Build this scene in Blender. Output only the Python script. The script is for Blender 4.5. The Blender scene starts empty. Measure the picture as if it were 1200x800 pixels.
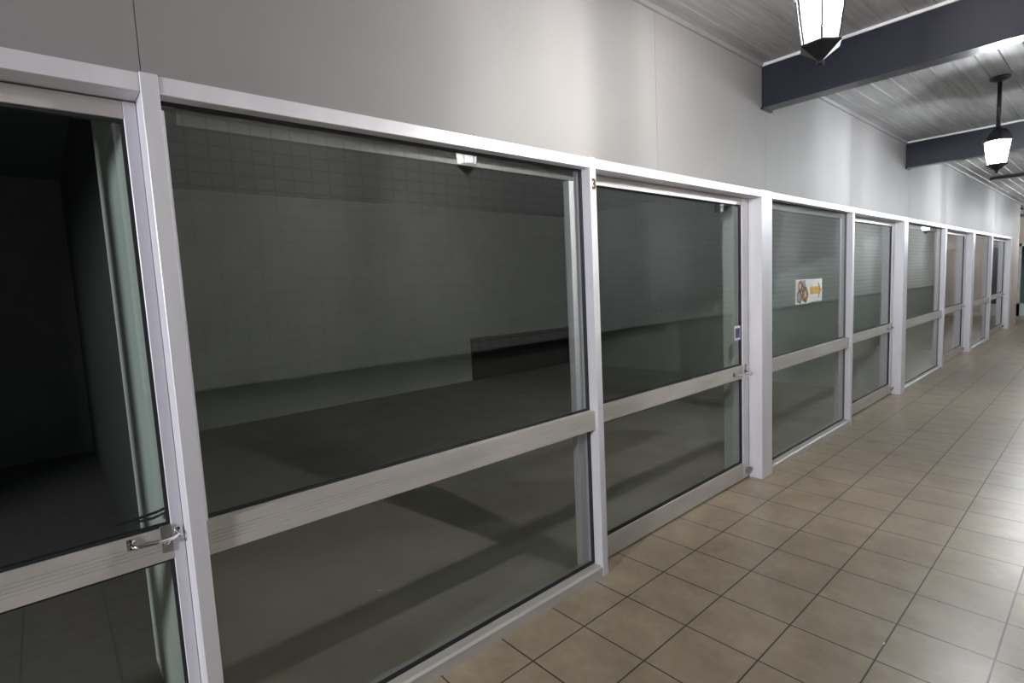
import bpy, bmesh, math, random
from mathutils import Vector, Matrix
random.seed(7)
S = bpy.context.scene
C = S.collection

# ------------------------------------------------------------------ camera
F_PX, CAM_X, CAM_Z = 627.265, 1.70269, 1.5
YAW, PITCH, ROLL = 0.851439, 0.0993876, -0.0487394
cy, sy = math.cos(YAW), math.sin(YAW)
fw = Vector((-sy * math.cos(PITCH), cy * math.cos(PITCH), -math.sin(PITCH)))
rt = Vector((cy, sy, 0)); up = rt.cross(fw)
rt2 = rt * math.cos(ROLL) + up * math.sin(ROLL)
up2 = -rt * math.sin(ROLL) + up * math.cos(ROLL)
cam = bpy.data.cameras.new('camera'); cam.sensor_width = 36.0
cam.lens = F_PX / 1200 * 36.0; cam.clip_start = 0.02; cam.clip_end = 200
cam_o = bpy.data.objects.new('camera', cam); C.objects.link(cam_o)
m = Matrix((rt2, up2, -fw)).transposed().to_4x4(); m.translation = Vector((CAM_X, 0, CAM_Z))
cam_o.matrix_world = m
S.camera = cam_o

# ------------------------------------------------------------------ world, exposure
LAMP = 5200.0          # glow of the lantern bulbs
w = bpy.data.worlds.new('night'); S.world = w; w.use_nodes = True
w.node_tree.nodes['Background'].inputs[0].default_value = (0.55, 0.62, 0.75, 1)
w.node_tree.nodes['Background'].inputs[1].default_value = 0.02
# cool floodlight over the entrance of the arcade, behind the photographer
ld = bpy.data.lights.new('entrance_floodlight', 'AREA'); ld.shape = 'DISK'; ld.size = 0.45; ld.energy = 330.0; ld.color = (0.93, 0.94, 1.0)
lo = bpy.data.objects.new('entrance_floodlight', ld); C.objects.link(lo)
lo.location = (1.35, -5.5, 2.2); lo.rotation_euler = (math.radians(90), 0, math.radians(8))
S.view_settings.view_transform = 'Standard'; S.view_settings.look = 'None'
S.view_settings.gamma = 1.0; S.view_settings.use_curve_mapping = False
S.view_settings.exposure = 0.0

# ------------------------------------------------------------------ material helpers
def new_mat(name):
    mt = bpy.data.materials.new(name); mt.use_nodes = True
    nt = mt.node_tree; b = nt.nodes['Principled BSDF']
    return mt, nt, b
def nd(nt, t, **kw):
    n = nt.nodes.new(t)
    for k, v in kw.items(): setattr(n, k, v)
    return n
def coords(nt, scale=(1, 1, 1), loc=(0, 0, 0), rot=(0, 0, 0)):
    tc = nd(nt, 'ShaderNodeTexCoord'); mp = nd(nt, 'ShaderNodeMapping')
    mp.inputs['Scale'].default_value = scale; mp.inputs['Location'].default_value = loc
    mp.inputs['Rotation'].default_value = rot
    nt.links.new(tc.outputs['Object'], mp.inputs['Vector'])
    return mp.outputs['Vector']
def ramp(nt, fac, stops):
    r = nd(nt, 'ShaderNodeValToRGB'); e = r.color_ramp.elements
    while len(e) < len(stops): e.new(0.5)
    for el, (p, c) in zip(e, stops): el.position = p; el.color = (*c, 1)
    nt.links.new(fac, r.inputs['Fac']); return r.outputs['Color']
def noise(nt, vec, scale, detail=4, rough=0.55):
    n = nd(nt, 'ShaderNodeTexNoise'); n.inputs['Scale'].default_value = scale
    n.inputs['Detail'].default_value = detail; n.inputs['Roughness'].default_value = rough
    nt.links.new(vec, n.inputs['Vector']); return n.outputs['Fac']
def mixc(nt, a, b, fac, mode='MULTIPLY'):
    n = nd(nt, 'ShaderNodeMix', data_type='RGBA', blend_type=mode)
    n.inputs[0].default_value = fac if not hasattr(fac, 'links') else 1
    if hasattr(fac, 'links'): nt.links.new(fac, n.inputs[0])
    for s, v in ((n.inputs[6], a), (n.inputs[7], b)):
        if hasattr(v, 'links'): nt.links.new(v, s)
        else: s.default_value = (*v, 1)
    return n.outputs[2]
def bump(nt, b, h, strength, dist):
    n = nd(nt, 'ShaderNodeBump'); n.inputs['Strength'].default_value = strength
    n.inputs['Distance'].default_value = dist
    nt.links.new(h, n.inputs['Height']); nt.links.new(n.outputs['Normal'], b.inputs['Normal'])
def plain(name, col, rough=0.5, metal=0.0, var=0.12, scale=14.0, stretch=(1, 1, 1)):
    mt, nt, b = new_mat(name)
    f = noise(nt, coords(nt, stretch), scale)
    lo = tuple(c * (1 - var) for c in col); hi = tuple(min(1, c * (1 + var)) for c in col)
    nt.links.new(ramp(nt, f, [(0.3, lo), (0.7, hi)]), b.inputs['Base Color'])
    b.inputs['Roughness'].default_value = rough; b.inputs['Metallic'].default_value = metal
    return mt

ALU = plain('anodised_aluminium', (0.66, 0.65, 0.69), 0.42, 0.10, 0.06, 9, (1, 1, 0.15))
ALU_DULL = plain('worn_aluminium', (0.47, 0.45, 0.42), 0.45, 0.15, 0.10, 12, (1, 0.2, 1))
TRACK = plain('dark_track', (0.10, 0.10, 0.095), 0.5, 0.2, 0.1)
GASKET = plain('black_rubber', (0.012, 0.012, 0.015), 0.6)
CHROME = plain('chrome', (0.75, 0.75, 0.75), 0.14, 1.0, 0.05)
STEEL = plain('dull_steel', (0.30, 0.29, 0.27), 0.4, 0.8, 0.2, 40)
BRASS = plain('aged_brass', (0.42, 0.36, 0.24), 0.4, 0.8, 0.2, 40)
NAVY = plain('navy_gloss_paint', (0.0125, 0.0135, 0.023), 0.28, 0.0, 0.15, 6)
IRON = plain('black_iron', (0.014, 0.014, 0.016), 0.4, 0.2, 0.2, 20)
WHITE_TRIM = plain('white_trim_paint', (0.62, 0.62, 0.63), 0.5, 0, 0.05)
MOULD = plain('grey_moulding_paint', (0.22, 0.22, 0.225), 0.6, 0, 0.05)
DARK_LAM = plain('dark_laminate', (0.012, 0.013, 0.016), 0.35, 0, 0.15)
GREEN_WALL = plain('pale_green_plaster', (0.52, 0.575, 0.54), 0.7, 0, 0.06, 3)
SHOP_WALL = plain('grey_plaster', (0.66, 0.68, 0.62), 0.75, 0, 0.06, 2)
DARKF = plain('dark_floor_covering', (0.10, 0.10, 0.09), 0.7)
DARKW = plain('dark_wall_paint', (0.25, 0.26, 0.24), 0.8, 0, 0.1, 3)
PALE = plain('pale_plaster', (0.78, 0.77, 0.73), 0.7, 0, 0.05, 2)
DARKN = plain('near_black_wall_shade', (0.03, 0.032, 0.03), 0.8, 0, 0.1, 3)  # darkness of the unlit shop put into the wall colour
SHOP_CEIL = plain('grey_board', (0.15, 0.16, 0.18), 0.8, 0, 0.06, 2)
PAPER = plain('white_paper', (0.80, 0.80, 0.80), 0.6, 0, 0.02)
BEIGE_WALL = plain('beige_plaster', (0.55, 0.47, 0.41), 0.7, 0, 0.05, 2)
BLACKP = plain('black_print', (0.015, 0.015, 0.015), 0.6)
YELLOWP = plain('yellow_print', (0.72, 0.42, 0.05), 0.6)
ORANGEP = plain('orange_print', (0.55, 0.20, 0.05), 0.6)
BROWNP = plain('brown_print', (0.10, 0.045, 0.02), 0.6)
GREYP = plain('grey_print', (0.35, 0.36, 0.38), 0.6)
CREAMP = plain('cream_print', (0.70, 0.62, 0.40), 0.6)
STICKER = plain('aged_sticker', (0.45, 0.41, 0.30), 0.6)
PURPLEP = plain('purple_print', (0.10, 0.09, 0.22), 0.6)
RED_P = plain('red_goods', (0.35, 0.04, 0.04), 0.5)
TEAL_P = plain('teal_goods', (0.05, 0.16, 0.15), 0.5)
SEAM = plain('joint_filler', (0.22, 0.21, 0.21), 0.8)

def mat_wall():
    mt, nt, b = new_mat('off_white_wall_panel')
    v = coords(nt)
    c = ramp(nt, noise(nt, v, 1.6, 5), [(0.3, (0.232, 0.224, 0.224)), (0.7, (0.258, 0.249, 0.249))])
    nt.links.new(c, b.inputs['Base Color']); b.inputs['Roughness'].default_value = 0.62
    bump(nt, b, noise(nt, v, 60, 3), 0.04, 0.01); return mt
WALL = mat_wall()

TILE, TX, TY = 0.311912, 0.197071, 1.348926
def mat_tiles():
    mt, nt, b = new_mat('beige_floor_tiles')
    v = coords(nt, loc=(-TX + 20 * TILE, -TY + 30 * TILE, 0))
    br = nd(nt, 'ShaderNodeTexBrick', offset=0.0, offset_frequency=1, squash=1.0)
    br.inputs['Scale'].default_value = 1.0; br.inputs['Brick Width'].default_value = TILE
    br.inputs['Row Height'].default_value = TILE; br.inputs['Mortar Size'].default_value = 0.0036
    br.inputs['Mortar Smooth'].default_value = 0.2; br.inputs['Bias'].default_value = 0.0
    br.inputs['Color1'].default_value = (0.350, 0.290, 0.214, 1)
    br.inputs['Color2'].default_value = (0.370, 0.308, 0.228, 1)
    br.inputs['Mortar'].default_value = (0.035, 0.03, 0.026, 1)
    nt.links.new(v, br.inputs['Vector'])
    cl = ramp(nt, noise(nt, v, 4.2, 7, 0.62), [(0.30, (0.80, 0.765, 0.715)), (0.72, (1.14, 1.125, 1.09))])
    c = mixc(nt, br.outputs['Color'], cl, 1.0)
    fn = ramp(nt, noise(nt, v, 26, 5, 0.65), [(0.3, (0.92, 0.92, 0.92)), (0.7, (1.04, 1.04, 1.04))])
    c = mixc(nt, c, fn, 1.0)
    nt.links.new(c, b.inputs['Base Color'])
    r = nd(nt, 'ShaderNodeMapRange'); nt.links.new(noise(nt, v, 9, 4), r.inputs[0])
    r.inputs[3].default_value = 0.285; r.inputs[4].default_value = 0.37
    nt.links.new(r.outputs[0], b.inputs['Roughness'])
    inv = nd(nt, 'ShaderNodeMath', operation='SUBTRACT'); inv.inputs[0].default_value = 1
    nt.links.new(br.outputs['Fac'], inv.inputs[1])
    bump(nt, b, inv.outputs[0], 0.2, 0.001)
    return mt
TILES = mat_tiles()

def mat_concrete():
    mt, nt, b = new_mat('dark_concrete_floor')
    v = coords(nt)
    c = ramp(nt, noise(nt, v, 2.2, 7, 0.65), [(0.3, (0.36, 0.345, 0.305)), (0.7, (0.46, 0.44, 0.395))])
    spots = ramp(nt, noise(nt, v, 17, 2, 0.4), [(0.755, (0, 0, 0)), (0.80, (1, 1, 1))])
    c = mixc(nt, c, (0.8, 0.8, 0.78), spots, 'MIX')
    nt.links.new(c, b.inputs['Base Color']); b.inputs['Roughness'].default_value = 0.55
    return mt
CONC = mat_concrete()

def mat_ceiling():
    mt, nt, b = new_mat('limewashed_timber_boards')
    v = coords(nt, (16, 0.7, 16))
    c = ramp(nt, noise(nt, v, 2.0, 6, 0.65), [(0.25, (0.18, 0.178, 0.178)), (0.5, (0.25, 0.248, 0.248)), (0.78, (0.36, 0.358, 0.358))])
    nt.links.new(c, b.inputs['Base Color']); b.inputs['Roughness'].default_value = 0.5
    return mt
CEIL = mat_ceiling()

def mat_brick():
    mt, nt, b = new_mat('white_painted_brick')
    v = coords(nt, rot=(0, math.radians(90), math.radians(90)))
    tc = nd(nt, 'ShaderNodeTexCoord'); sp = nd(nt, 'ShaderNodeSeparateXYZ'); cb = nd(nt, 'ShaderNodeCombineXYZ')
    nt.links.new(tc.outputs['Object'], sp.inputs[0])
    nt.links.new(sp.outputs['Y'], cb.inputs['X']); nt.links.new(sp.outputs['Z'], cb.inputs['Y'])
    br = nd(nt, 'ShaderNodeTexBrick', offset=0.0)
    br.inputs['Scale'].default_value = 1.0; br.inputs['Brick Width'].default_value = 0.13
    br.inputs['Row Height'].default_value = 0.086; br.inputs['Mortar Size'].default_value = 0.008
    br.inputs['Mortar Smooth'].default_value = 0.3
    br.inputs['Color1'].default_value = (0.82, 0.83, 0.82, 1); br.inputs['Color2'].default_value = (0.76, 0.77, 0.76, 1)
    br.inputs['Mortar'].default_value = (0.40, 0.41, 0.41, 1)
    nt.links.new(cb.outputs[0], br.inputs['Vector'])
    nt.links.new(br.outputs['Color'], b.inputs['Base Color']); b.inputs['Roughness'].default_value = 0.55
    inv = nd(nt, 'ShaderNodeMath', operation='SUBTRACT'); inv.inputs[0].default_value = 1
    nt.links.new(br.outputs['Fac'], inv.inputs[1]); bump(nt, b, inv.outputs[0], 0.6, 0.006)
    return mt
BRICK = mat_brick()
LOW_WALL = plain('grey_lower_wall', (0.30, 0.30, 0.285), 0.7, 0, 0.1, 4)

def mat_glass(name, tint, f0=0.05):
    mt = bpy.data.materials.new(name); mt.use_nodes = True; nt = mt.node_tree
    nt.nodes.remove(nt.nodes['Principled BSDF']); out = nt.nodes['Material Output']
    g = nd(nt, 'ShaderNodeNewGeometry')
    dt = nd(nt, 'ShaderNodeVectorMath', operation='DOT_PRODUCT')
    nt.links.new(g.outputs['Normal'], dt.inputs[0]); nt.links.new(g.outputs['Incoming'], dt.inputs[1])
    ab = nd(nt, 'ShaderNodeMath', operation='ABSOLUTE'); nt.links.new(dt.outputs['Value'], ab.inputs[0])
    om = nd(nt, 'ShaderNodeMath', operation='SUBTRACT'); om.inputs[0].default_value = 1; nt.links.new(ab.outputs[0], om.inputs[1])
    pw = nd(nt, 'ShaderNodeMath', operation='POWER'); nt.links.new(om.outputs[0], pw.inputs[0]); pw.inputs[1].default_value = 5
    ma = nd(nt, 'ShaderNodeMath', operation='MULTIPLY_ADD'); nt.links.new(pw.outputs[0], ma.inputs[0])
    ma.inputs[1].default_value = 1 - f0; ma.inputs[2].default_value = f0
    tr = nd(nt, 'ShaderNodeBsdfTransparent'); tr.inputs[0].default_value = (*tint, 1)
    gl = nd(nt, 'ShaderNodeBsdfGlossy'); gl.inputs['Roughness'].default_value = 0.01
    mx = nd(nt, 'ShaderNodeMixShader'); nt.links.new(ma.outputs[0], mx.inputs[0])
    nt.links.new(tr.outputs[0], mx.inputs[1]); nt.links.new(gl.outputs[0], mx.inputs[2])
    nt.links.new(mx.outputs[0], out.inputs['Surface'])
    return mt
GLASS = mat_glass('tinted_window_glass', (0.92, 0.94, 0.925))

def mat_glow():
    mt, nt, b = new_mat('glowing_frosted_glass')
    b.inputs['Base Color'].default_value = (0.9, 0.9, 0.9, 1); b.inputs['Roughness'].default_value = 0.4
    b.inputs['Emission Color'].default_value = (0.97, 0.98, 1.0, 1)
    b.inputs['Emission Strength'].default_value = 16.0
    tr = nd(nt, 'ShaderNodeBsdfTransparent'); mx = nd(nt, 'ShaderNodeMixShader'); mx.inputs[0].default_value = 0.78
    nt.links.new(b.outputs[0], mx.inputs[1]); nt.links.new(tr.outputs[0], mx.inputs[2])
    nt.links.new(mx.outputs[0], nt.nodes['Material Output'].inputs['Surface'])
    return mt
GLOW = mat_glow()
def mat_bulb(name, col):
    mt, nt, b = new_mat(name)
    b.inputs['Emission Color'].default_value = (*col, 1)
    b.inputs['Emission Strength'].default_value = LAMP
    return mt
BULB, BULB_COOL = mat_bulb('warm_white_bulb', (1.0, 0.965, 0.935)), mat_bulb('cool_white_bulb', (0.93, 0.97, 1.0))

# ------------------------------------------------------------------ mesh helpers
class MB:
    def __init__(self): self.bm = bmesh.new()
    def box(self, x0, x1, y0, y1, z0, z1):
        vs = [self.bm.verts.new((x, y, z)) for z in (z0, z1) for y in (y0, y1) for x in (x0, x1)]
        for f in ((0, 2, 3, 1), (4, 5, 7, 6), (0, 1, 5, 4), (2, 6, 7, 3), (0, 4, 6, 2), (1, 3, 7, 5)):
            self.bm.faces.new([vs[i] for i in f])
        return self
    def prism(self, prof, axis, a, b):
        # prof: closed 2-D outline, extruded along axis ('x','y','z') from a to b
        def pt(u, v, t): return {'y': (u, t, v), 'z': (u, v, t), 'x': (t, u, v)}[axis]
        A = [self.bm.verts.new(pt(u, v, a)) for u, v in prof]; B = [self.bm.verts.new(pt(u, v, b)) for u, v in prof]
        n = len(prof); self.bm.faces.new(A); self.bm.faces.new(B[::-1])
        for i in range(n): self.bm.faces.new((A[i], B[i], B[(i + 1) % n], A[(i + 1) % n]))
        return self
    def lathe(self, prof, n=24, c=(0, 0, 0), flat=0.0):
        rings = []
        for r, z in prof:
            rings.append([self.bm.verts.new((c[0] + r * math.cos(2 * math.pi * (i + flat) / n), c[1] + r * math.sin(2 * math.pi * (i + flat) / n), c[2] + z)) for i in range(n)])
        for a, b in zip(rings, rings[1:]):
            for i in range(n): self.bm.faces.new((a[i], a[(i + 1) % n], b[(i + 1) % n], b[i]))
        self.bm.faces.new(rings[0][::-1]); self.bm.faces.new(rings[-1])
        return self
    def tube(self, pts, r, n=10):
        pts = [Vector(p) for p in pts]; rings = []
        for i, p in enumerate(pts):
            d = (pts[min(i + 1, len(pts) - 1)] - pts[max(i - 1, 0)]).normalized()
            a = d.orthogonal().normalized() if i == 0 else (rings[-1][1] - d * rings[-1][1].dot(d)).normalized()
            b = d.cross(a)
            rings.append(([self.bm.verts.new(p + r * (a * math.cos(2 * math.pi * k / n) + b * math.sin(2 * math.pi * k / n))) for k in range(n)], a))
        for (u, _), (v, _) in zip(rings, rings[1:]):
            for k in range(n): self.bm.faces.new((u[k], u[(k + 1) % n], v[(k + 1) % n], v[k]))
        self.bm.faces.new(rings[0][0][::-1]); self.bm.faces.new(rings[-1][0])
        return self
    def build(self, name, mat, parent=None, bevel=0.0, smooth=False):
        bmesh.ops.recalc_face_normals(self.bm, faces=self.bm.faces[:])
        if bevel > 0:
            bmesh.ops.bevel(self.bm, geom=self.bm.edges[:], offset=bevel, segments=1, affect='EDGES', clamp_overlap=True)
        me = bpy.data.meshes.new(name); self.bm.to_mesh(me); self.bm.free()
        if smooth:
            for pl in me.polygons: pl.use_smooth = True
        me.materials.append(mat)
        o = bpy.data.objects.new(name, me); C.objects.link(o)
        if parent is not None: o.parent = parent
        return o
def tag(o, label, cat, group=None, kind=None):
    o['label'] = label; o['category'] = cat
    if group: o['group'] = group
    if kind: o['kind'] = kind
    return o
def empty(name, loc=(0, 0, 0)):
    o = bpy.data.objects.new(name, None); C.objects.link(o); o.location = loc; o.empty_display_size = 0.1
    return o
def copy_tree(o, parent=None):
    c = o.copy(); C.objects.link(c)
    if parent is not None: c.parent = parent
    for ch in [x for x in bpy.data.objects if x.parent == o]: copy_tree(ch, c)
    return c

# ------------------------------------------------------------------ layout (metres; x across, y along the arcade, z up)
HEAD0, HEAD1, CEIL_Z, BACK, OPP = 2.053, 2.100, 2.95, -5.42, 2.06
Y0, Y1, YE = -6.0, 17.05, 21.0
P_A, P_3, P_C, P_5, P_D, P_7, P_E, P_9, P_L = ((.255, .297), (2.035, 2.079), (3.89, 4.06), (5.838, 5.887), (7.66, 7.83),
                                              (9.89, 9.968), (12.06, 12.25), (14.08, 14.185), (16.80, 17.05))
P_Z = (-1.72, -1.55)                    # the post behind the photographer
BEAMS = (-3.72, 0.12, 3.97, 7.74)

# ------------------------------------------------------------------ the room shell
tag(MB().box(-0.12, 2.3, Y0, YE + 3, -0.1, 0).build('floor', TILES), 'beige square ceramic floor tiles of the arcade walkway', 'floor', kind='structure')
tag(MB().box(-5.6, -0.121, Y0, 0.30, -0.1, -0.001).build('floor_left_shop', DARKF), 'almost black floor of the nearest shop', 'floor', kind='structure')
tag(MB().box(-5.6, -0.121, 0.3001, YE + 3, -0.1, -0.001).build('floor_shop', CONC), 'dark bare concrete floor inside the empty shops', 'floor', kind='structure')

# the wall above the shopfront: panels with open joints
mb = MB(); joints = [Y0, -1.64, 0.262, 2.62, 3.962, 5.80, 7.885, 9.95, 12.2, 14.15, 17.0, 18.25]
for a, b in zip(joints, joints[1:]):
    mb.box(-0.11, -0.008, a + 0.0010, b - 0.0010, HEAD1, CEIL_Z + 0.06)
wf = mb.build('wall_front', WALL); tag(wf, 'off-white panelled wall above the aluminium shopfront', 'wall', kind='structure')
MB().box(-0.12, -0.0135, Y0, 18.25, HEAD1 + 0.001, CEIL_Z + 0.06).build('panel_joint', SEAM, wf)
tag(MB().box(-0.14, -0.006, Y1 + 0.001, 18.25, 0, HEAD1 - 0.001).build('wall_end_pier', BEIGE_WALL), 'beige pier between the last shop door and the far opening', 'wall', kind='structure')

# timber board ceiling with V grooves, running along the arcade
prof = []; x = -0.02; pitch = 0.1225; gw, gd = 0.010, 0.006
pts = [(-0.12, CEIL_Z)]
while x < 2.2:
    pts += [(x - gw / 2, CEIL_Z), (x, CEIL_Z + gd), (x + gw / 2, CEIL_Z)]; x += pitch
pts += [(2.3, CEIL_Z), (2.3, CEIL_Z + 0.08), (-0.12, CEIL_Z + 0.08)]
tag(MB().prism(pts, 'y', Y0, YE).build('ceiling', CEIL), 'grey limewashed timber board ceiling over the walkway', 'ceiling', kind='structure')
q = 0.022
for i, (a, b) in enumerate(zip(BEAMS, BEAMS[1:] + (YE,))):
    tag(MB().prism([(-0.008, CEIL_Z - q), (0.006, CEIL_Z - q), (0.014, CEIL_Z), (-0.008, CEIL_Z)], 'y', a + 0.06, b - 0.06).build('trim_%d' % (i + 1), MOULD),
        'thin moulding where wall meets ceiling, ' + ('behind the photographer', 'above the big unlit window', 'between first and second dark beams', 'in the long far ceiling bay')[i],
        'moulding', kind='structure')

# the other side of the walkway (seen mirrored in the glass)
wo = MB().box(OPP, OPP + 0.15, 0.45, YE, 0.93, CEIL_Z + 0.05).build('wall_opposite', BRICK)
tag(wo, 'white painted brick wall seen mirrored in the shop glass', 'wall', kind='structure')
tag(MB().box(OPP + 0.004, OPP + 0.15, 0.45, YE, 0, 0.929).build('wall_opposite_lower', LOW_WALL), 'dark lower wall under the mirrored brickwork', 'wall', kind='structure')
tag(MB().box(OPP - 0.035, OPP - 0.001, 0.45, YE, 0.895, 0.94).build('trim_rail', DARK_LAM), 'dark dado rail mirrored in the shop glass', 'rail', kind='structure')

# shop interior shell
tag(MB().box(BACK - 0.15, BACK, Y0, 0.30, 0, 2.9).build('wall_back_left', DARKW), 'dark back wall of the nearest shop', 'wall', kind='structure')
tag(MB().box(BACK - 0.15, BACK, 0.3001, YE, 0, 2.9).build('wall_back', SHOP_WALL), 'plain grey back wall inside the empty shop', 'wall', kind='structure')
tag(MB().box(BACK, -0.125, Y0, YE, 2.80, 2.88).build('ceiling_shop', SHOP_CEIL), 'dark flat ceiling inside the empty shop', 'ceiling', kind='structure')
for n, yy, lab in (('wall_shade_near', 0.29, 'near-black wall added for the unlit shop depth beside the nearest door'), ('wall_partition_middle', 7.70, 'pale green dividing wall behind the second door'),
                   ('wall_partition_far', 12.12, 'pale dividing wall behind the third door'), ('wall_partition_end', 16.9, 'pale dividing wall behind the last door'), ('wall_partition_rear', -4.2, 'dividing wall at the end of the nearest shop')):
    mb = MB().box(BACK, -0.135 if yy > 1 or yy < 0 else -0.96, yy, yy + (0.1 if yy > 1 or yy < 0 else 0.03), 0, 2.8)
    tag(mb.build(n, DARKN if 'near' in n else PALE if n.endswith(('far', 'end')) else GREEN_WALL), lab, 'wall', kind='structure')  # the near wall is added; its near-black colour stands for the dark interior
tag(MB().box(-0.95, -0.137, 0.225, 0.285, 0, 2.8).build('wall_pier_near', GREEN_WALL), 'pale green pier behind the nearest door glass', 'wall', kind='structure')
tag(MB().box(-0.31, -0.135, 3.93, 4.03, 0, 2.8).build('wall_pier', GREEN_WALL), 'short pale pier behind the wide post beside the numbered door', 'wall', kind='structure')
# arcade far end
mb = MB().box(-5.4, -0.75, YE, YE + 0.15, 0, 3.0).box(0.75, 2.3, YE, YE + 0.15, 0, 3.0).box(-0.75, 0.75, YE, YE + 0.15, 2.06, 3.0)
tag(mb.build('wall_end', BEIGE_WALL), 'beige wall closing the far end of the arcade', 'wall', kind='structure')
tag(MB().box(-5.4, 2.3, YE + 2.8, YE + 2.9, 0, 3).build('wall_beyond', GREEN_WALL), 'green wall of the room beyond the far glass door', 'wall', kind='structure')

# ------------------------------------------------------------------ posts of the shopfront
def post(n, y, label, xb=-0.095):
    o = MB().box(xb, 0.003, y[0], y[1], 0, HEAD1 + 0.003).build('trim_post_%d' % n, ALU, None, 0.002)
    tag(o, label, 'post', kind='structure'); return o
post(1, P_A, 'narrow aluminium post between nearest door and big window')
p3 = post(2, P_3, 'narrow aluminium post carrying the number 3')
post(3, P_C, 'wide aluminium post between numbered door and poster window', -0.13)
post(4, P_5, 'narrow aluminium post right of the poster window')
post(5, P_D, 'wide aluminium post right of the second closed door, under the second beam', -0.13)
post(6, P_7, 'narrow aluminium post right of the third window')
post(7, P_E, 'wide aluminium post right of the third door', -0.13)
post(8, P_9, 'narrow aluminium post right of the fourth window')
post(9, P_L, 'last aluminium post at the far end of shopfront', -0.13)
post(10, P_Z, 'wide aluminium post left of the nearest door', -0.13)

def grooved(y0, y1, z0, z1, xf, xb):
    # rail extrusion with fine grooves along its face
    pr = [(xb, z0), (xf, z0)]; n = 4
    for k in range(n):
        z = z0 + (z1 - z0) * (0.34 + 0.11 * k); pr += [(xf, z - 0.0012), (xf - 0.002, z), (xf, z + 0.0012)]
    pr += [(xf, z1), (xb, z1)]
    return MB().prism(pr, 'y', y0, y1)

# ------------------------------------------------------------------ fixed windows
def window(n, y0, y1, label):
    w_ = tag(empty('window_%d' % n, (0, (y0 + y1) / 2, 0)), label, 'window', kind='structure')
    o = (0, (y0 + y1) / 2, 0)
    def fin(mb, name, mat, bevel=0.0, parent=None):
        ob = mb.build(name, mat, parent or w_, bevel)
        if parent is None: ob.matrix_parent_inverse = Matrix.Translation(-Vector(o))
        return ob
    fin(MB().box(-0.10, 0, y0, y1, HEAD0, HEAD1), 'head', ALU, 0.0015)
    fin(MB().prism([(-0.10, 0), (0, 0), (0, 0.048), (-0.012, 0.055), (-0.10, 0.058)], 'y', y0, y1), 'sill', ALU_DULL)
    fin(grooved(y0 - 0.001, y1 + 0.001, 0.772, 0.868, -0.016, -0.085), 'midrail', ALU_DULL)
    # slim glazing beads and gasket round both panes
    for z0, z1 in ((0.058, 0.772), (0.868, HEAD0)):
        mb = MB(); t = 0.010
        mb.box(-0.066, -0.050, y0, y0 + t, z0, z1).box(-0.066, -0.050, y1 - t, y1, z0, z1)
        mb.box(-0.066, -0.050, y0 + t, y1 - t, z0, z0 + t * .8).box(-0.066, -0.050, y0 + t, y1 - t, z1 - t * .8, z1)
        fin(mb, 'gasket', GASKET)
        fin(MB().box(-0.057, -0.051, y0 + 0.004, y1 - 0.004, z0 + 0.003, z1 - 0.003), 'glass_pane', GLASS)
    fin(MB().box(-0.048, -0.034, y0, y0 + 0.012, 0.868, HEAD0 - 0.03), 'glazing_bead', ALU)
    # track of the sliding door behind the glass
    fin(MB().box(-0.135, -0.086, y0 + 0.05, y1 - 0.02, 2.005, 2.052), 'door_track', TRACK)
    return w_
W1 = window(1, P_A[1], P_3[0], 'big nearest window of the empty dark shop')
W2 = window(2, P_C[1], P_5[0], 'window with the white arrow poster stuck on it')
W3 = window(3, P_D[1], P_7[0], 'third window along, under the lit hanging lantern')
W4 = window(4, P_E[1], P_9[0], 'fourth and farthest window with dark goods behind it')

# ------------------------------------------------------------------ sliding doors
def door(n, o0, o1, l0, l1, sl, sr, label):
    # o: opening between posts, l: leaf, s: stile widths
    oy = (o0 + o1) / 2
    d = tag(empty('door_%d' % n, (0, oy, 0)), label, 'door', kind='structure')
    inv = Matrix.Translation((0, -oy, 0))
    def fin(mb, name, mat, bevel=0.0, parent=None, smooth=False):
        ob = mb.build(name, mat, parent or d, bevel, smooth)
        if parent is None: ob.matrix_parent_inverse = inv
        return ob
    fin(MB().box(-0.136, 0, o0, o1, HEAD0, HEAD1), 'head', ALU, 0.0015)
    xf, xb = -0.090, -0.128
    fin(MB().box(xb, xf, l0, l0 + sl, 0.010, 2.049), 'stile', ALU, 0.0015)
    fin(MB().box(xb, xf, l1 - sr, l1, 0.010, 2.049), 'stile', ALU, 0.0015)
    g0, g1 = l0 + sl, l1 - sr
    fin(MB().box(xb, xf, g0, g1, 2.003, 2.049), 'top_rail', ALU_DULL, 0.0015)
    if n in (2, 3): fin(MB().box(xf + 0.0005, xf + 0.008, g0, g1 - 0.10, 1.999, 2.011), 'drip_strip', ALU)
    fin(grooved(g0, g1, 0.766, 0.862, xf, xb), 'midrail', ALU_DULL)
    fin(MB().box(xb, xf, g0, g1, 0.010, 0.130), 'bottom_rail', ALU_DULL, 0.0015)
    for z0, z1 in ((0.130, 0.766), (0.862, 2.003)):
        mb = MB(); t = 0.008
        mb.box(-0.118, -0.098, g0, g0 + t, z0, z1).box(-0.118, -0.098, g1 - t, g1, z0, z1)
        mb.box(-0.118, -0.098, g0 + t, g1 - t, z0, z0 + t).box(-0.118, -0.098, g0 + t, g1 - t, z1 - t, z1)
        fin(mb, 'gasket', GASKET)
        fin(MB().box(-0.111, -0.105, g0 + 0.003, g1 - 0.003, z0 + 0.003, z1 - 0.003), 'glass_pane', GLASS)
    return d, fin
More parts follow.
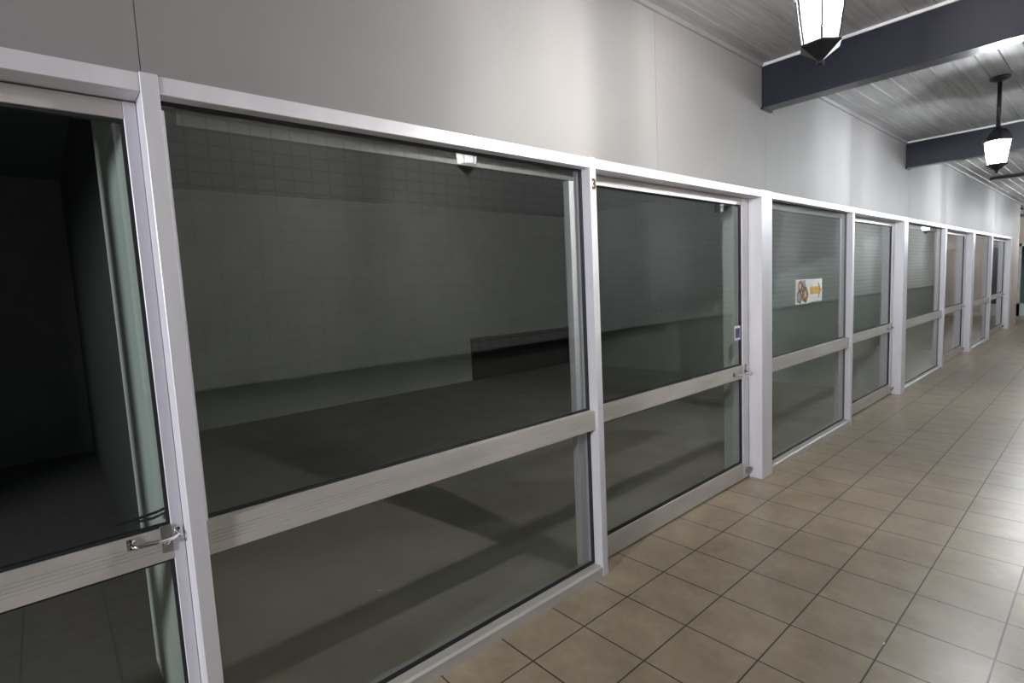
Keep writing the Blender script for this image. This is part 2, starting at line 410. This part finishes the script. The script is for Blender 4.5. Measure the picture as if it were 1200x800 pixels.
def pull_handle(fin, ya, yb, z):
    # bow handle on two small screwed plates, with a lock plate behind it
    h = fin(MB().tube([(-0.086, ya, z), (-0.062, ya + 0.004, z), (-0.052, ya + 0.02, z - 0.002), (-0.049, (ya + yb) / 2, z - 0.003), (-0.052, yb - 0.02, z - 0.002), (-0.062, yb - 0.004, z), (-0.086, yb, z)], 0.0048, 12), 'handle', CHROME, smooth=True)
    for yy in (ya, yb):
        MB().box(-0.0895, -0.085, yy - 0.011, yy + 0.011, z - 0.016, z + 0.016).build('handle_plate', CHROME, h, 0.001)
        MB().lathe([(0.0036, 0), (0.0036, 0.0028)], 10).build('screw', GASKET, h).matrix_local = Matrix.Translation((-0.0852, yy, z - 0.010)) @ Matrix.Rotation(math.pi / 2, 4, 'Y')
        MB().lathe([(0.0036, 0), (0.0036, 0.0028)], 10).build('screw', GASKET, h).matrix_local = Matrix.Translation((-0.0852, yy, z + 0.010)) @ Matrix.Rotation(math.pi / 2, 4, 'Y')
def lock_plate(fin, y, z):
    lk = fin(MB().box(-0.0895, -0.086, y - 0.014, y + 0.014, z - 0.045, z + 0.035), 'lock_plate', STEEL, 0.001)
    MB().lathe([(0.008, 0), (0.008, 0.005), (0.005, 0.007)], 16).build('keyhole', CHROME, lk).matrix_local = Matrix.Translation((-0.0865, y, z - 0.012)) @ Matrix.Rotation(math.pi / 2, 4, 'Y')
def foot_bolt(fin, y, mat):
    b = fin(MB().box(-0.0895, -0.070, y - 0.075, y - 0.035, 0.045, 0.085), 'foot_bolt', mat, 0.003)
    MB().tube([(-0.074, y - 0.06, 0.065), (-0.074, y - 0.006, 0.062)], 0.007, 10).build('bolt_bar', mat, b)
    MB().tube([(-0.074, y - 0.055, 0.078), (-0.055, y - 0.055, 0.092)], 0.005, 8).build('bolt_knob', mat, b)

D1, f1 = door(1, P_Z[1], P_A[0], -1.53, 0.2535, 0.07, 0.030, 'nearest sliding glass door at left edge with chrome handle')
pull_handle(f1, 0.125, 0.240, 0.842); lock_plate(f1, 0.2085, 0.835)
D2, f2 = door(2, P_3[1], P_C[0], 1.985, 3.870, 0.150, 0.085, 'glass door beside the post numbered 3 with small sticker')
pull_handle(f2, 3.64, 3.81, 0.812); lock_plate(f2, 3.825, 0.83); foot_bolt(f2, 3.895, STEEL)
f2(MB().box(-0.150, -0.129, 2.06, 2.085, 0.10, 0.13).box(-0.150, -0.129, 2.06, 2.085, 0.35, 0.40), 'bolt_keeper', BRASS, 0.002)
f2(MB().tube([(-0.142, 2.072, 0.11), (-0.142, 2.072, 0.62)], 0.004, 8), 'bolt_rod', STEEL)
f2(MB().box(-0.152, -0.129, 2.045, 2.095, 1.955, 2.0), 'top_bracket', PAPER, 0.004)
f2(MB().box(-0.155, -0.112, 3.52, 3.56, 1.945, 2.0), 'stay_bracket', IRON, 0.004)
D3, f3 = door(3, P_5[1], P_D[0], 5.80, 7.645, 0.11, 0.085, 'second closed glass door, between poster window and wide post')
pull_handle(f3, 7.42, 7.58, 0.812); lock_plate(f3, 7.60, 0.83); foot_bolt(f3, 7.665, STEEL)
D4, f4 = door(4, P_7[1], P_E[0], 9.85, 12.04, 0.13, 0.10, 'third glass door, left of the third wide post')
pull_handle(f4, 11.78, 11.96, 0.812); foot_bolt(f4, 12.06, STEEL)
D5, f5 = door(5, P_9[1], P_L[0], 14.05, 16.78, 0.13, 0.10, 'last narrow-looking glass door at far end of shopfront')
pull_handle(f5, 16.5, 16.7, 0.812); foot_bolt(f5, 16.80, IRON)
# glazed door closing the arcade
d6 = tag(empty('door_6', (0, YE, 0)), 'dark green glazed door at the very far end', 'door', kind='structure')
mb = MB()
for a, b in ((-0.75, -0.69), (-0.28, -0.20), (0.20, 0.28), (0.69, 0.75)): mb.box(a, b, YE + 0.02, YE + 0.08, 0, 2.06)
fr = mb.box(-0.69, 0.69, YE + 0.02, YE + 0.08, 1.98, 2.06).box(-0.69, 0.69, YE + 0.02, YE + 0.08, 0, 0.35).build('frame', GREEN_WALL, d6)
gp = MB().box(-0.69, 0.69, YE + 0.045, YE + 0.055, 0.35, 1.98).build('glass_pane', GLASS, d6)
for o in (fr, gp): o.matrix_parent_inverse = Matrix.Translation((0, -YE, 0))

# ------------------------------------------------------------------ steel beams across the walkway
ordn = ['steel beam behind the photographer', 'dark steel beam above the nearest narrow post', 'dark navy steel beam nearest in view, behind the nearest lantern',
        'second dark navy steel beam, behind the hanging lantern']
for y, lab in zip(BEAMS, ordn):
    t = tag(empty('steel_beam', (1.0, y, 2.66)), lab, 'beam', 'steel beams under the ceiling')
    prof = [(-0.062, 0), (0.062, 0), (0.062, 0.012), (0.006, 0.018), (0.006, 0.27), (0.062, 0.276), (0.062, 0.288), (-0.062, 0.288), (-0.062, 0.276), (-0.006, 0.27), (-0.006, 0.018), (-0.062, 0.012)]
    b = MB().prism(prof, 'x', -1.006, 1.058).build('girder', NAVY, t)
    MB().box(-1.007, -0.985, -0.075, 0.075, -0.012, 0.0).build('bearing_plate', NAVY, t)
    # painted plate closing the web on the photographer's side and the white bead above it
    MB().box(-1.004, 1.056, -0.0615, -0.052, 0.0125, 0.2755).build('web_plate', NAVY, t)
    MB().box(-1.006, 1.058, -0.074, -0.0625, 0.272, 0.2895).build('bead', WHITE_TRIM, t)
    MB().box(-1.006, 1.058, 0.0625, 0.080, 0.266, 0.2895).build('bead', WHITE_TRIM, t)

tag(MB().box(0.17, 2.058, 12.15, 12.30, 2.905, 2.9495).build('ceiling_batten', NAVY, None, 0.004), 'shallow dark batten across the far ceiling, beyond the hanging lantern', 'batten')

# ------------------------------------------------------------------ hanging lanterns
def make_lantern():
    t = empty('hanging_lantern')                       # origin on the ceiling
    MB().lathe([(0.062, 0.0), (0.066, -0.010), (0.060, -0.020), (0.030, -0.032), (0.016, -0.036)], 24).build('canopy', IRON, t, 0, True)
    MB().tube([(0, 0, -0.03), (0, 0, -0.40)], 0.0145, 12).build('rod', IRON, t, 0, True)
    MB().lathe([(0.014, -0.375), (0.030, -0.388), (0.052, -0.402), (0.070, -0.425), (0.082, -0.452), (0.092, -0.476), (0.094, -0.485), (0.088, -0.487)], 6).build('cap', IRON, t)
    n, rt_, rb, zt, zb = 6, 0.084, 0.060, -0.487, -0.662
    for i in range(n):
        a, b = 2 * math.pi * i / n, 2 * math.pi * (i + 1) / n
        def P(ang, r, z): return Vector((r * math.cos(ang), r * math.sin(ang), z))
        mid = Vector((math.cos((a + b) / 2), math.sin((a + b) / 2), 0)) * 0.003
        k = 0.05
        mbb = MB(); vs = []
        for off in (Vector((0, 0, 0)), -mid):
            for (u, r, z) in ((k, rt_, zt), (1 - k, rt_, zt), (1 - k, rb, zb), (k, rb, zb)):
                pa, pb = P(a, r * 0.985, z), P(b, r * 0.985, z); vs.append(mbb.bm.verts.new(pa.lerp(pb, u) + off))
        for f in ((0, 1, 2, 3), (7, 6, 5, 4), (0, 4, 5, 1), (1, 5, 6, 2), (2, 6, 7, 3), (3, 7, 4, 0)): mbb.bm.faces.new([vs[j] for j in f])
        mbb.build('glass_panel', GLOW, t)
        MB().tube([P(a, rt_, zt), P(a, rb, zb)], 0.0045, 6).build('cage_bar', IRON, t)
    MB().lathe([(0.010, -0.508), (0.016, -0.514), (0.016, -0.574), (0.012, -0.583), (0.005, -0.587)], 10).build('bulb', BULB, t)
    MB().lathe([(0.010, -0.487), (0.010, -0.5078)], 10).build('bulb_holder', PAPER, t)
    MB().lathe([(0.058, -0.655), (0.070, -0.662), (0.070, -0.668), (0.058, -0.676), (0.034, -0.694), (0.018, -0.706), (0.010, -0.712)], 6).build('base', IRON, t)
    MB().lathe([(0.007, -0.708), (0.012, -0.716), (0.013, -0.722), (0.009, -0.728), (0.002, -0.731)], 16).build('finial', IRON, t, 0, True)
    return t
lan = make_lantern()
spots = [(0.975, 2.13, 'nearest lit lantern, cut off by the top edge of the photo'), (1.01, 5.80, 'lit black lantern hanging on a rod before the second beam'),
         (1.01, 9.60, 'third lit lantern along the walkway, past the second beam'), (1.01, 14.4, 'fourth lit lantern, well past the third beam'), (1.01, 18.9, 'farthest lit lantern, by the far glass door')]
for i, (x, y, lab) in enumerate(spots):
    o = lan if i == 0 else copy_tree(lan)
    o.location = (x, y, CEIL_Z); o.rotation_euler = (0, 0, math.radians(-8))
    if i:
        for ch in o.children:
            if ch.name.startswith('bulb') and 'holder' not in ch.name:
                ch.material_slots[0].link = 'OBJECT'; ch.material_slots[0].material = BULB_COOL
    tag(o, lab, 'lantern', 'lanterns hanging along the walkway')

# ------------------------------------------------------------------ number, poster, sticker
num = tag(empty('number_sign', (0.003, 2.060, 1.976)), 'black number 3 on a pale sticker on the narrow post', 'number sign')
MB().box(0.0001, 0.0007, -0.017, 0.017, -0.028, 0.028).build('sticker', STICKER, num)
cu = bpy.data.curves.new('digit', 'FONT'); cu.body = '3'; cu.size = 0.066; cu.align_x = 'CENTER'; cu.align_y = 'CENTER'; cu.extrude = 0.0004; cu.offset = 0.0028
tmp = bpy.data.objects.new('digit', cu); C.objects.link(tmp)
bpy.context.view_layer.update()
me = bpy.data.meshes.new_from_object(tmp.evaluated_get(bpy.context.evaluated_depsgraph_get()))
C.objects.unlink(tmp); bpy.data.objects.remove(tmp)
dg = bpy.data.objects.new('digit', me); C.objects.link(dg); me.materials.clear(); me.materials.append(BLACKP)
dg.parent = num; dg.matrix_local = Matrix(((0, 0, 1, 0.0012), (0.85, 0, 0, 0), (0, 1, 0, 0), (0, 0, 0, 1)))

def disc(mb, y, z, r, x0, x1, n=20, wob=0.0):
    mb.prism([(y + r * (1 + wob * math.cos(5 * 2 * math.pi * k / n)) * math.cos(2 * math.pi * k / n), z + r * (1 + wob * math.cos(5 * 2 * math.pi * k / n)) * math.sin(2 * math.pi * k / n)) for k in range(n)], 'x', x0, x1)
ps = tag(empty('poster', (-0.0548, 4.94, 1.355)), 'white paper poster with a yellow arrow pointing right', 'poster')
MB().box(0, 0.0006, -0.300, -0.002, -0.105, 0.100).box(0, 0.0006, -0.002, 0.285, -0.098, 0.097).build('paper', PAPER, ps)
MB().prism([(0.010, -0.032), (0.195, -0.032), (0.195, -0.075), (0.268, 0.0), (0.195, 0.075), (0.195, 0.032), (0.010, 0.032)], 'x', 0.0007, 0.0010).build('arrow', YELLOWP, ps)
MB().prism([(0.195, -0.075), (0.268, 0.0), (0.195, 0.075), (0.207, 0.03), (0.215, 0.0), (0.207, -0.03)], 'x', 0.0011, 0.0013).build('arrow_tip', ORANGEP, ps)
mb = MB()
for (a, b, r) in ((-0.20, 0.040, 0.050), (-0.10, -0.030, 0.066), (-0.22, -0.045, 0.055), (-0.125, 0.055, 0.032)): disc(mb, a, b, r, 0.0007, 0.0010, 30, 0.08)
mb.build('picture', BROWNP, ps)
mb = MB()
for (a, b, r) in ((-0.205, 0.045, 0.034), (-0.095, -0.030, 0.046), (-0.150, -0.060, 0.020)): disc(mb, a, b, r, 0.0011, 0.0013, 30, 0.12)
mb.build('picture_petals', ORANGEP, ps)
for nm, mt, lst in (('picture_centre', CREAMP, ((-0.205, 0.045, 0.017, 0.0014), (-0.095, -0.030, 0.022, 0.0014))), ('picture_spot', GREYP, ((-0.225, -0.045, 0.037, 0.0011), (-0.125, 0.060, 0.022, 0.0011)))):
    for (a, b, r, x0) in lst:
        mb = MB(); disc(mb, a, b, r, x0, x0 + 0.0002); mb.build(nm, mt, ps)
MB().box(0.0007, 0.0010, -0.155, -0.090, 0.078, 0.090).build('picture_bar', GREYP, ps)

st = tag(empty('sticker', (-0.1048, 3.735, 1.10)), 'small white sticker with purple square on the numbered door glass', 'sticker')
MB().box(0, 0.0006, -0.045, 0.045, -0.050, 0.052).build('paper', PAPER, st)
MB().box(0.0007, 0.0010, -0.032, 0.034, -0.034, 0.036).build('print', PURPLEP, st)

# ------------------------------------------------------------------ things inside the shops
lc = tag(empty('low_counter', (BACK + 0.16, 6.40, 0)), 'dark low counter in the back corner of the empty shop', 'counter')
MB().box(-0.158, -0.10, -1.08, 1.25, 0.0, 0.675).build('body', DARK_LAM, lc)
MB().box(-0.158, -0.09, -1.09, 1.26, 0.6751, 0.70).build('worktop', DARK_LAM, lc, 0.004)
MB().box(-0.0995, -0.092, -1.05, 0.08, 0.06, 0.62).build('door', DARK_LAM, lc, 0.002)
MB().box(-0.0995, -0.092, 0.10, 1.22, 0.06, 0.62).build('door', DARK_LAM, lc, 0.002)
cb = MB().tube([(-0.132, 0.215, 0.905), (-0.15, 0.20, 0.895), (-0.20, 0.14, 0.872), (-0.22, 0.10, 0.866)], 0.004, 8).tube([(-0.134, 0.218, 0.892), (-0.16, 0.19, 0.876), (-0.20, 0.15, 0.864)], 0.004, 8).build('cable', GASKET)
tag(cb, 'two black cable ends behind the nearest door glass above the handle', 'cable')
nb = tag(empty('notice_plate', (-1.62, 7.699, 1.31)), 'small grey notice plate on the dividing wall behind second door', 'notice')
MB().box(-0.13, 0.13, -0.008, 0, -0.075, 0.075).build('plate', GREYP, nb)
MB().box(-0.08, 0.08, -0.010, -0.0081, -0.05, 0.05).build('panel', STEEL, nb)
cbn = tag(empty('display_cabinet', (-0.62, 16.70, 0)), 'tall dark cabinet with red packages behind the fourth window', 'cabinet')
MB().box(-0.28, 0.25, 0.0, 0.18, 0.40, 1.90).build('body', DARK_LAM, cbn)
for k in range(4): MB().box(-0.28, 0.25, -0.12, -0.0005, 0.42 + 0.36 * k, 0.44 + 0.36 * k).build('shelf', TEAL_P, cbn)
for yy in (-0.26, 0.20): MB().box(yy, yy + 0.03, 0.02, 0.16, 0.0, 0.3999).build('leg', IRON, cbn)
for k, lab in enumerate(('red package at the left end of the top cabinet shelf', 'red package at the right end of the top cabinet shelf')):
    tag(MB().box(-0.86 + 0.25 * k, -0.68 + 0.25 * k, 16.59, 16.69, 1.5201, 1.74).build('package', RED_P, None, 0.004), lab, 'package', 'red packages on the cabinet shelf')
tc_ = tag(empty('narrow_locker', (-0.335, 12.0, 0)), 'narrow dark locker seen through the third glass door', 'locker')
MB().box(-0.095, 0.09, -0.08, 0.11, 0, 1.80).build('body', DARK_LAM, tc_)
MB().box(-0.09, 0.085, -0.092, -0.0801, 0.05, 1.77).build('door', DARK_LAM, tc_, 0.002)
